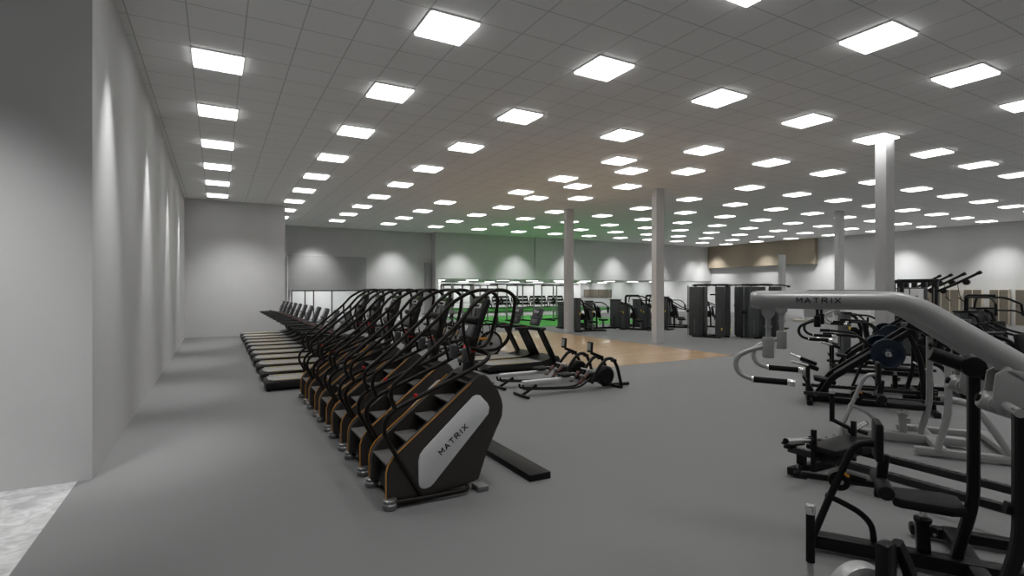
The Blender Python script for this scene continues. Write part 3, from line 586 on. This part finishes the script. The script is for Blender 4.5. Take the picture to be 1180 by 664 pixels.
# ------------------------------------------------------------------ plate-loaded incline machines
def incline_machine(loc, rz, label):
    t = root('incline_press', loc, rz, label, 'plate loaded machine', 'plate loaded incline machines')
    b = B(); b.box((.9, 0, .06), (1.9, .10, .10), None, .02); b.box((.0, 0, .05), (.10, .9, .09), None, .02); b.box((1.8, 0, .05), (.10, 1.2, .09), None, .02); b.make('base_frame', 'black', t)
    for v in (-.28, .28):
        b = B(); b.tube([(.15, v, .12), (.35, v, .5), (1.55, v, 1.42)], .04, rect=(.07, .10), fil=.1); b.make('guide_rail', 'black', t)
        b = B(); b.tube([(1.8, v, .08), (1.72, v, .9), (1.5, v, 1.45)], .04, rect=(.08, .09), fil=.2); b.make('upright', 'black', t)
        b = B(); b.tube([(1.0, v*1.2, 1.0), (.75, v*1.6, 1.28), (.35, v*1.7, 1.30)], .024, 10, fil=.1); b.make('press_arm', 'black', t)
        b = B(); b.cyl((.36, v*1.7, 1.30), (.20, v*1.7, 1.30), .03, 12); b.make('grip', 'grip', t)
        sg = 1 if v > 0 else -1
        b = B(); b.cyl((1.15, sg*.32, 1.00), (1.15, sg*.72, 1.00), .025, 12); b.make('weight_horn', 'chrome', t)
        b = B(); b.cyl((1.7, sg*.28, .75), (1.7, sg*.66, .75), .02, 12); b.make('storage_horn', 'chrome', t)
        b = B(); b.box((.95, sg*.46, .23), (2.1, .06, .06), None, .01)
        for k in range(24): b.box((.0+.085*k, sg*.46, .262), (.03, .03, .006))
        b.make('perforated_beam', 'perf', t)
        b = B(); b.tube([(-.02, sg*.40, .05), (-.02, sg*.42, .72)], .02, rect=(.05, .06)); b.box((.0, sg*.36, .70), (.30, .10, .08), Matrix.Rotation(R(20), 4, 'Y'), .02); b.make('front_post', 'black', t)
        b = B(); b.cyl((-.04, sg*.44, .72), (-.30, sg*.62, .80), .026, 12); b.make('front_sleeve', 'chrome', t)
    b = B(); b.box((.75, 0, .78), (.85, .30, .08), Matrix.Rotation(R(-37), 4, 'Y'), .03); b.make('back_pad', 'pad', t)
    b = B(); b.box((.25, 0, .42), (.36, .34, .08), Matrix.Rotation(R(10), 4, 'Y'), .03); b.box((.28, 0, .25), (.07, .07, .3)); b.make('seat', 'pad', t)
    b = B(); b.box((-.02, 0, .34), (.04, .52, .34), Matrix.Rotation(R(-30), 4, 'Y'), .01); b.tube([(.05, 0, .1), (-.02, 0, .3)], .03, 8); b.make('foot_plate', 'black', t)
    b = B(); b.box((1.5, 0, 1.46), (.12, .64, .10), None, .02); b.make('top_cross', 'black', t)
    b = B(); b.box((1.0, 0, .92), (.12, .62, .08), None, .02); b.make('middle_cross', 'black', t)
    b = B(); b.cyl((.98, -.34, 1.0), (.98, -.30, 1.0), .03, 12); b.make('yellow_pin', 'yellow', t)
    return t
def plate(loc, rz, label, rad=.225, m='navy', grp='weight plates on the incline machines'):
    b = B(); b.lathe([(.026, -.02), (.07, -.026), (.08, -.016), (rad-.035, -.013), (rad-.02, -.022), (rad, -.018), (rad, .018), (rad-.02, .022), (rad-.035, .013), (.08, .016), (.07, .026), (.026, .02)], (0, 0, 0), 'y', 32)
    o = b.make('weight_plate', m); o.location = loc; o.rotation_euler = (0, 0, rz); tag(o, label, 'weight plate', grp)
    b = B(); b.lathe([(.02, -.030), (.045, -.030), (.045, .030), (.02, .030)], (0, 0, 0), 'y', 20); b.make('hub', 'chrome', o)
    return o
def loc2(L, rz, u, v, h):
    return (L[0]+u*math.cos(rz)-v*math.sin(rz), L[1]+u*math.sin(rz)+v*math.cos(rz), h)
IM = [((9.68, 5.95, 0), AX, 'black incline machine with navy plates, behind the silver-framed pulldown machine', 'nearer'),
      ((13.6, 7.75, 0), AX, 'black incline machine with navy plates, standing next to the thick pillar', 'farther')]
for L, rz, lab, nm in IM:
    incline_machine(L, rz, lab)
    for sd, vv in (('left', .42), ('left outer', .48), ('right', -.42), ('right outer', -.48)):
        plate(loc2(L, rz, 1.15, vv, 1.00), rz, 'navy weight plate on the %s side horn of the %s incline machine' % (sd, nm), .25)

# ------------------------------------------------------------------ press machine cut off by the bottom edge
t = root('press_machine', (3.0, 1.5, 0), 0, 'press machine cut off by the bottom edge, silver disc and upright black grip', 'press machine')
b = B(); b.box((-.05, -.35, .06), (.12, 1.3, .10), None, .02); b.box((0, .15, .06), (.9, .10, .10), None, .02); b.make('base_frame', 'black', t)
b = B(); b.box((-.02, -.07, .43), (.10, .07, .76), None, .02); b.tube([(.04, -.09, .80), (.10, -.12, .66), (.14, -.14, .40), (.15, -.14, .1)], .03, rect=(.06, .05), fil=.06); b.make('upright', 'black', t)
b = B(); b.lathe([(.0, -.045), (.12, -.045), (.155, -.035), (.165, -.01), (.165, .03), (.0, .03)], (0, 0, 0), 'y', 36); o = b.make('pivot_disc', 'silver', t); o.location = (-.03, .05, .485); o.rotation_euler = (0, 0, R(-25))
b = B(); b.tube([(-.02, .10, .44), (.0, .25, .36), (.04, .36, .40), (.04, .36, .50)], .018, 12, fil=.07); h = b.make('handle', 'silver', t)
b = B(); b.cyl((.04, .36, .50), (.04, .36, .785), .024, 16); b.make('grip', 'grip', h)
b = B(); b.cyl((.04, .36, .78), (.04, .36, .835), .0265, 16, .004); b.make('grip_end', 'chrome', h)
b = B(); b.box((-.05, -.55, .42), (.34, .40, .08), None, .03); b.box((-.05, -.55, .24), (.07, .07, .3)); b.make('seat', 'pad', t)
# ------------------------------------------------------------------ weight-stack machines
def stack_machine(loc, rz, label, kind=0, h=1.62):
    t = root('weight_machine', loc, R(rz), label, 'weight machine', 'weight stack machines on the grey floor')
    # tower at the back (local +y), seat in front (-y); the shroud faces -x and +x
    b = B(); b.box((0, .55, h/2+.03), (.62, .20, h-.06), None, .03); b.box((-.0, .43, h*.5), (.10, .04, h-.2)); tw = b.make('stack_shroud', 'shroud', t)
    b = B(); b.box((.0, .444, .32), (.03, .01, .38)); b.box((.0, .66, .42), (.03, .012, .5)); b.make('stack_window', 'screen', tw)
    b = B(); b.box((0, .55, h+.01), (.66, .24, .05), None, .015); b.make('shroud_top', 'black', tw)
    b = B(); b.box((0, -.15, .05), (.10, 1.5, .08), None, .02); b.box((0, .55, .04), (.75, .30, .07), None, .015); b.box((0, -.85, .045), (.62, .09, .08), None, .02); b.make('base_frame', 'black', t)
    b = B(); b.box((0, -.30, .47), (.36, .40, .09), None, .03); b.make('seat', 'pad', t)
    b = B(); b.box((0, -.30, .26), (.08, .08, .36), None, .01); b.cyl((.0, -.2, .35), (.14, -.2, .35), .018, 8); b.make('seat_post', 'steel', t)
    b = B(); b.box((0, -.03, .85), (.30, .09, .58), Matrix.Rotation(R(-10), 4, 'X'), .03); b.make('back_pad', 'pad', t)
    b = B(); b.tube([(0, .08, .08), (0, .10, .9), (0, .25, h-.1), (0, .5, h-.05)], .04, rect=(.08, .08), fil=.1); b.make('spine', 'black', t)
    for sg in (-1, 1):
        if kind == 0:      # press: arms come forward at chest height
            pts = [(sg*.25, .40, h-.15), (sg*.42, .1, 1.30), (sg*.45, -.22, 1.10), (sg*.42, -.52, 1.02)]; g = ((sg*.42, -.55, 1.02), (sg*.22, -.58, 1.04))
        elif kind == 1:    # pulldown: tall overhead arms
            pts = [(sg*.15, .45, h+.1), (sg*.18, .42, h+.42), (sg*.22, -.30, h+.42), (sg*.40, -.55, h+.25)]; g = ((sg*.40, -.55, h+.25), (sg*.42, -.58, h-.05))
        elif kind == 2:    # leg machine
            pts = [(sg*.22, .25, .62), (sg*.30, -.25, .62), (sg*.30, -.62, .55), (sg*.22, -.70, .22)]; g = ((sg*.05, -.72, .22), (sg*.30, -.72, .22))
        else:              # fly: vertical arm pads
            pts = [(sg*.2, .35, h-.05), (sg*.55, .05, h-.05), (sg*.62, -.18, h-.2), (sg*.62, -.22, .85)]; g = ((sg*.58, -.28, .85), (sg*.58, -.28, 1.2))
        b = B(); b.tube(pts, .028, 8, fil=.12); ar = b.make('moving_arm', 'black' if kind != 1 else 'black', t)
        b = B(); b.cyl(*g, .030 if kind != 2 else .05, 10); b.make('grip', 'pad' if kind == 2 else 'grip', ar)
    if kind == 1:
        b = B(); b.tube([(0, .55, h), (0, .55, h+.46), (0, -.2, h+.46)], .04, rect=(.09, .08), fil=.12); b.make('overhead_beam', 'black', t)
    b = B(); b.cyl((.24, -.02, .56), (.27, -.02, .56), .035, 12); b.box((-.33, .50, .9), (.02, .05, .10)); b.make('yellow_knob', 'yellow', t)
    b = B(); b.lathe([(0, -.03), (.17, -.03), (.18, 0), (.17, .03), (0, .03)], (sg*.23, .22, .72), 'x', 20); b.make('cam_wheel', 'graphdark', t)
    return t
SM = [((19.3, 22.3), 100, 'dark machine behind the high-armed pair, centre of the crowd between the two pillars', 0, 1.5),
      ((21.0, 22.3), 80, 'black fly machine just left of the nearer pillar, behind the high-armed pair', 3, 1.5),
      ((15.95, 21.0), 75, 'tall grey weight stack machine right beside the farther pillar', 0, 1.62),
      ((17.5, 22.1), 80, 'black seated weight machine behind the wood floor, second from the farther pillar', 3, 1.45),
      ((18.7, 20.6), 20, 'black machine with high bent arms, between the two pillars on the wood edge', 1, 1.30),
      ((19.9, 20.4), 15, 'black machine with high bent arms, partly hidden behind the nearer pillar', 1, 1.30),
      ((17.9, 24.3), 40, 'black leg machine at the back, seen between the two machines with high arms', 2, 1.3),
      ((21.6, 20.6), 30, 'grey weight stack machine just right of the nearer pillar', 0, 1.65),
      ((22.9, 21.9), 10, 'black weight machine left of the cable towers, second from the nearer pillar', 3, 1.5),
      ((23.6, 19.9), 30, 'grey weight stack machine tucked against the left cable tower', 0, 1.55),
      ((22.0, 23.2), 70, 'black leg machine in the back row behind the grey weight stack machine', 2, 1.4),
      ((16.6, 23.3), 80, 'small black machine at the edge of the green turf behind the farther pillar', 2, 1.3),
      ((20.6, 23.3), 50, 'black seated machine at the turf edge, hidden mostly by the nearer pillar', 0, 1.4),
      ((25.6, 17.9), 20, 'black weight machine seen in the gap between the two cable towers', 3, 1.6)]
for (x, y), rz, lab, k, h in SM: stack_machine((x, y, 0), rz, lab, k, h)

# ------------------------------------------------------------------ cable towers
def cable_tower(loc, rz, label):
    t = root('cable_tower', loc, R(rz), label, 'cable machine', 'tall cable towers')
    for k, (x, y, r) in enumerate(((-.42, -.55, 0), (.42, -.42, 90), (-.35, .55, 90), (.45, .5, 0))):
        rot = Matrix.Rotation(R(r), 4, 'Z')
        b = B(); b.box((x, y, 1.12), (.52, .26, 2.16), rot, .035); sh = b.make('stack_shroud', 'shroud', t)
        b = B()
        c = Vector((x, y, 0))
        for s2 in (-1, 1): b.box(c+rot @ Vector((.0, s2*.134, .48)), (.028, .006, .60), rot)
        b.make('guide_slot', 'steel', sh)
        b = B(); d = rot @ Vector((.36, -.05, 0)); b.box((x+d.x, y+d.y, 1.15), (.05, .05, 2.2), None, .008); b.make('cable_column', 'steel', t)
        b = B(); b.box((x+d.x, y+d.y, .62+.25*k), (.11, .11, .12), None, .02); b.cyl((x+d.x-.1, y+d.y, .6+.25*k), (x+d.x+.1, y+d.y, .6+.25*k), .045, 12); b.make('pulley_carriage', 'black', t)
    b = B(); b.box((0, 0, 2.27), (1.30, .12, .09), None, .015); b.box((.0, 0, 2.27), (.12, 1.5, .09), None, .015)
    for sg in (-1, 1): b.tube([(0, sg*.7, 2.27), (sg*.3, sg*.95, 2.27), (sg*.75, sg*.95, 2.22)], .03, 8, fil=.05); b.cyl((sg*.75, sg*.9, 2.2), (sg*.75, sg*1.0, 2.2), .045, 10)
    b.make('top_beam', 'black', t)
    b = B(); b.box((0, 0, .05), (1.3, .12, .09), None, .015); b.box((0, 0, .05), (.12, 1.6, .09), None, .015)
    for x in (-.6, .6): b.box((x, 0, .035), (.12, 1.2, .07), None, .015)
    b.make('base_frame', 'black', t)
    b = B(); b.cyl((-.75, -.7, .35), (-.75, -.7, .45), .03, 8); b.cyl((.25, -.75, .30), (.35, -.75, .33), .02, 8); b.make('yellow_handle', 'yellow', t)
    b = B(); b.tube([(-.1, -.5, 2.0), (.1, -.5, 2.0)], .02, 8); b.box((0, -.1, 1.85), (.7, .05, .06)); b.make('chin_bar', 'black', t)
    return t
ct = cable_tower((19.0, 16.1, 0), 22, 'left one of the two tall grey cable towers in the middle distance')
dup(ct, (20.5, 14.9, 0), R(75), 'right one of the two tall grey cable towers, next to the silver lever arm tip')

# ------------------------------------------------------------------ power racks on the turf
def rack(loc, rz, label, plates=True):
    t = root('power_rack', loc, R(rz), label, 'power rack', 'power racks on the green turf')
    for x in (-.6, .6):
        for y in (-.7, .7):
            b = B(); b.box((x, y, 1.17), (.075, .075, 2.34), None, .01)
            for k in range(14): b.box((x, y-.039, .3+.13*k), (.02, .004, .03))
            b.make('upright', 'steelmid', t)
    b = B()
    for x in (-.6, .6): b.box((x, 0, 2.32), (.075, 1.4, .075)); b.box((x, 0, .05), (.09, 1.7, .08), None, .01)
    b.box((0, .7, .05), (1.2, .08, .08)); b.make('frame_beams', 'black', t)
    for y in (-.7, .7):
        b = B(); b.cyl((-.62, y, 2.32), (.62, y, 2.32), .025, 8); b.make('pull_up_bar', 'black', t)
    for x in (-.6, .6):
        b = B(); b.box((x, -.83, 1.25), (.07, .18, .05)); b.box((x, -.91, 1.30), (.07, .03, .12)); b.make('bar_hook', 'black', t)
        b = B(); b.tube([(x, .78, .5), (x, 1.0, .52)], .02, 8); b.tube([(x, .78, 1.0), (x, 1.0, 1.02)], .02, 8); b.make('plate_peg', 'steel', t)
    return t
M['steelmid'] = mat('grey_upright', (.30, .30, .30), .4, .4, var=.08)
rk = rack((17.1, 29.6, 0), 0, 'grey power rack standing on the turf, left of the farther pillar')
RK = [((19.8, 29.6), 'power rack on the turf closest to the farther pillar'), ((14.6, 29.8), 'power rack behind the consoles, third from the farther pillar'), ((12.3, 28.6), 'power rack above the stair climber rails, fourth from the pillar'),
      ((10.9, 25.4), 'power rack at the left end of the turf, nearest the far wall opening')]
for (x, y), lab in RK: dup(rk, (x, y, 0), 0, lab)
b = B(); b.box((0, 0, 0), (6.6, .08, .06)); o = b.make('rack_rail', 'black', loc=(17.9, 28.9, 2.39)); tag(o, 'long black rail along the front tops of the power racks', 'rack rail')
for n, (x, y, nm) in enumerate(((17.1, 28.68, 'second'), (19.8, 28.68, 'nearest'), (14.6, 28.88, 'third'), (12.3, 27.68, 'fourth'))):
    b = B(); b.cyl((-1.1, 0, 0), (1.1, 0, 0), .014, 8); b.cyl((-1.1, 0, 0), (-.68, 0, 0), .027, 8); b.cyl((.68, 0, 0), (1.1, 0, 0), .027, 8)
    o = b.make('barbell', 'steel'); o.location = (x, y, 1.31); tag(o, 'steel barbell racked on the power rack that is %s to the farther pillar' % nm, 'barbell', 'barbells on the racks')
    for s2, sn in ((-1, 'left'), (1, 'right')):
        p = plate((x+s2*.74, y, 1.31), PI/2, 'black plate on the %s end of the barbell in the %s rack from the pillar' % (sn, nm), .22, 'black', 'plates on the racked barbells')

# ------------------------------------------------------------------ dumbbell racks at the turf end wall
def dumbbell(loc, rz, label, src=[None]):
    if src[0] is None:
        b = B(); b.cyl((-.07, 0, 0), (.07, 0, 0), .018, 8)
        for sg in (-1, 1): b.lathe([(0, sg*.07), (.075, sg*.075), (.085, sg*.12), (.075, sg*.18), (0, sg*.185)], (0, 0, 0), 'x', 10)
        o = b.make('dumbbell', 'black'); src[0] = o
    else: o = src[0].copy(); C.objects.link(o)
    o.location = loc; o.rotation_euler = (0, 0, rz); tag(o, label, 'dumbbell', 'dumbbells on the racks at the far wall'); return o
for k in range(5):
    x0 = 25.4+2.45*k
    t = root('dumbbell_rack', (x0, 52.4, 0), 0, 'black three tier dumbbell rack at the far wall, %s from the left' % ORD[k], 'dumbbell rack', 'dumbbell racks along the far wall')
    for x in (-1.05, 1.05):
        b = B(); b.tube([(x, .3, 0), (x, .25, 1.15)], .03, rect=(.07, .08)); b.tube([(x, -.35, .05), (x, .3, .05)], .03, rect=(.07, .07)); b.tube([(x, -.3, .08), (x, .25, 1.1)], .03, rect=(.06, .06)); b.make('side_frame', 'black', t)
    for q in range(3):
        b = B(); b.box((0, -.16+.18*q, .35+.37*q), (2.1, .34, .05), Matrix.Rotation(R(-15), 4, 'X')); b.make('tier', 'black', t)
        for d in range(8):
            dumbbell((x0-.88+.25*d, 52.4-.16+.18*q, .49+.37*q), PI/2, 'black dumbbell on the %s tier of the %s rack at the far wall, place %s' % (('bottom', 'middle', 'top')[q], ORD[k], ORD[d]))

# ------------------------------------------------------------------ row of cable frames on the right, with high angled bars
def cable_crossover(loc, rz, label):
    t = root('cable_crossover', loc, R(rz), label, 'cable frame', 'black cable frames in a row on the right')
    for y in (-.55, .55):
        b = B(); b.box((0, y, 1.22), (.20, .16, 2.42), None, .02); up = b.make('upright', 'black', t)
        b = B(); b.box((0, y-.0, 1.2), (.21, .03, 1.9)); b.make('track', 'steel', up)
    b = B(); b.box((0, 0, 2.40), (.16, 1.3, .12), None, .02); b.make('top_beam', 'black', t)
    b = B(); b.box((0, 0, .06), (.9, 1.3, .08), None, .02); b.make('base_plate', 'black', t)
    b = B(); b.box((.04, 0, 1.15), (.14, .55, 2.0), None, .03); b.make('stack_cover', 'shroud', t)
    b = B(); b.box((-.04, 0, 1.35), (.04, .42, 1.5), None, .01); b.make('light_cover', 'panel', t)
    b = B(); b.box((-.07, 0, 1.5), (.04, .07, .7)); b.make('weight_column', 'black', t)
    b = B(); b.tube([(.0, -.58, 2.0), (.0, -1.1, 2.25), (.0, -1.75, 2.62)], .045, 10); b.cyl((0, -1.75, 2.62), (0, -1.85, 2.67), .06, 12); b.lathe([(0, -.05), (.10, -.05), (.10, .05), (0, .05)], (0, -1.45, 2.33), 'x', 16); b.lathe([(0, -.05), (.09, -.05), (.09, .05), (0, .05)], (0, -.8, 2.02), 'x', 16); b.make('angled_bar', 'black', t)
    b = B(); b.tube([(0, -1.2, 2.25), (0, -1.25, 1.9), (0, -1.3, 1.75)], .012, 6); b.box((0, -1.32, 1.72), (.03, .25, .03), Matrix.Rotation(R(40), 4, 'X')); b.make('hanging_handle', 'black', t)
    return t
cf = cable_crossover((22.4, 9.7, 0), 0, 'black cable frame with a long bar slanting up right, nearest of its row')
for k in range(1, 4): dup(cf, (22.4+1.5*k, 9.7+.98*k, 0), 0, 'black cable frame with slanted bar, %s in the row at the right' % ORD[k])

# ------------------------------------------------------------------ machines at the far right edge
b = None
FR = [((18.3, 6.3), -20, 'black tall pulldown machine in front of the lockers, at the far right', 1, 1.45), ((20.4, 6.7), -25, 'black fly machine at the right edge in front of the lockers', 3, 1.5),
      ((16.3, 5.5), 10, 'black press machine half hidden behind the silver arm, lower right of the lockers', 0, 1.3), ((15.0, 4.6), -10, 'black leg machine at the right edge, just above the silver arm', 2, 1.1),
      ((19.6, 4.9), 30, 'black weight machine at the extreme right edge, beside the fly machine', 0, 1.4), ((19.5, 8.7), 100, 'black leg machine far right behind the lever arm, before the cable frames', 2, 1.2),
      ((17.5, 9.0), 45, 'black fly machine between the thick pillar and the cable frames', 3, 1.35)]
for (x, y), rz, lab, k, h in FR: stack_machine((x, y, 0), rz, lab, k, h)['group'] = 'black machines on the right side'

# ------------------------------------------------------------------ lockers along the right wall
y = 17.3; n = 0
for grp, cnt in enumerate((5, 2, 2, 5)):
    for k in range(cnt):
        wdt = .44 if grp else .46
        t = root('locker', (39.72, y-wdt/2, 0), 0, 'tall tan locker by the right wall, %s of the %s bank from the left' % (ORD[k], ORD[grp]), 'locker', 'tan lockers along the right wall')
        b = B(); b.box((.13, 0, 1.03), (.28, wdt-.005, 2.06)); b.make('carcass', 'lockeredge', t, smooth=False)
        b = B(); b.box((-.02, 0, 1.04), (.02, wdt-.05, 2.0)); d = b.make('door', 'locker', t, smooth=False)
        b = B(); b.box((-.035, wdt*.32, 1.1), (.012, .02, .10)); b.make('handle', 'black', d)
        y -= wdt
    y -= (.22, .35, .28, 0)[grp]
# reception counter far behind the lever arm
t = root('reception_counter', (34.8, 19.2, 0), R(-52), 'white counter with tan kick strip far behind the silver lever arm', 'counter')
b = B(); b.box((0, 0, .56), (4.4, .7, .96), None, .02); b.make('counter_body', 'white', t)
b = B(); b.box((0, 0, .06), (5.6, .78, .08)); b.make('kick_strip', 'lockeredge', t)
b = B(); b.box((-1.4, -.36, .60), (1.6, .02, .62)); b.box((1.9, -.36, .62), (.5, .02, .7)); b.make('grey_front_panel', 'walldark', t)
b = B(); b.box((0, 0, 1.06), (4.5, .8, .05), None, .01); b.make('counter_top', 'white', t)
b = B(); b.box((0, 0, .62), (.42, .42, 1.24), None, .02); b.box((0, -.02, 1.28), (.46, .4, .06)); o = b.make('kiosk', 'black', loc=(31.6, 21.4, 0)); tag(o, 'black floor standing kiosk box left of the white counter', 'kiosk')
b = B(); b.box((0, 0, .55), (.9, .5, 1.1), None, .02); b.box((0, 0, 1.12), (.96, .56, .04)); o = b.make('podium', 'white', loc=(31.2, 16.2, 0)); tag(o, 'white podium box in front of the counter, just left of the thick pillar', 'podium')
# slatted panel by the turf end
b = B(); b.box((0, 0, 0), (.05, 5.2, .95))
for k in range(14): b.box((-.05, -2.5+.385*k, 0), (.06, .16, .93))
o = b.make('slatted_panel', ['locker'], smooth=False); o.location = (39.93, 50.6, 1.56); tag(o, 'striped tan slat panel high on the wall beyond the farther pillar', 'wall panel')
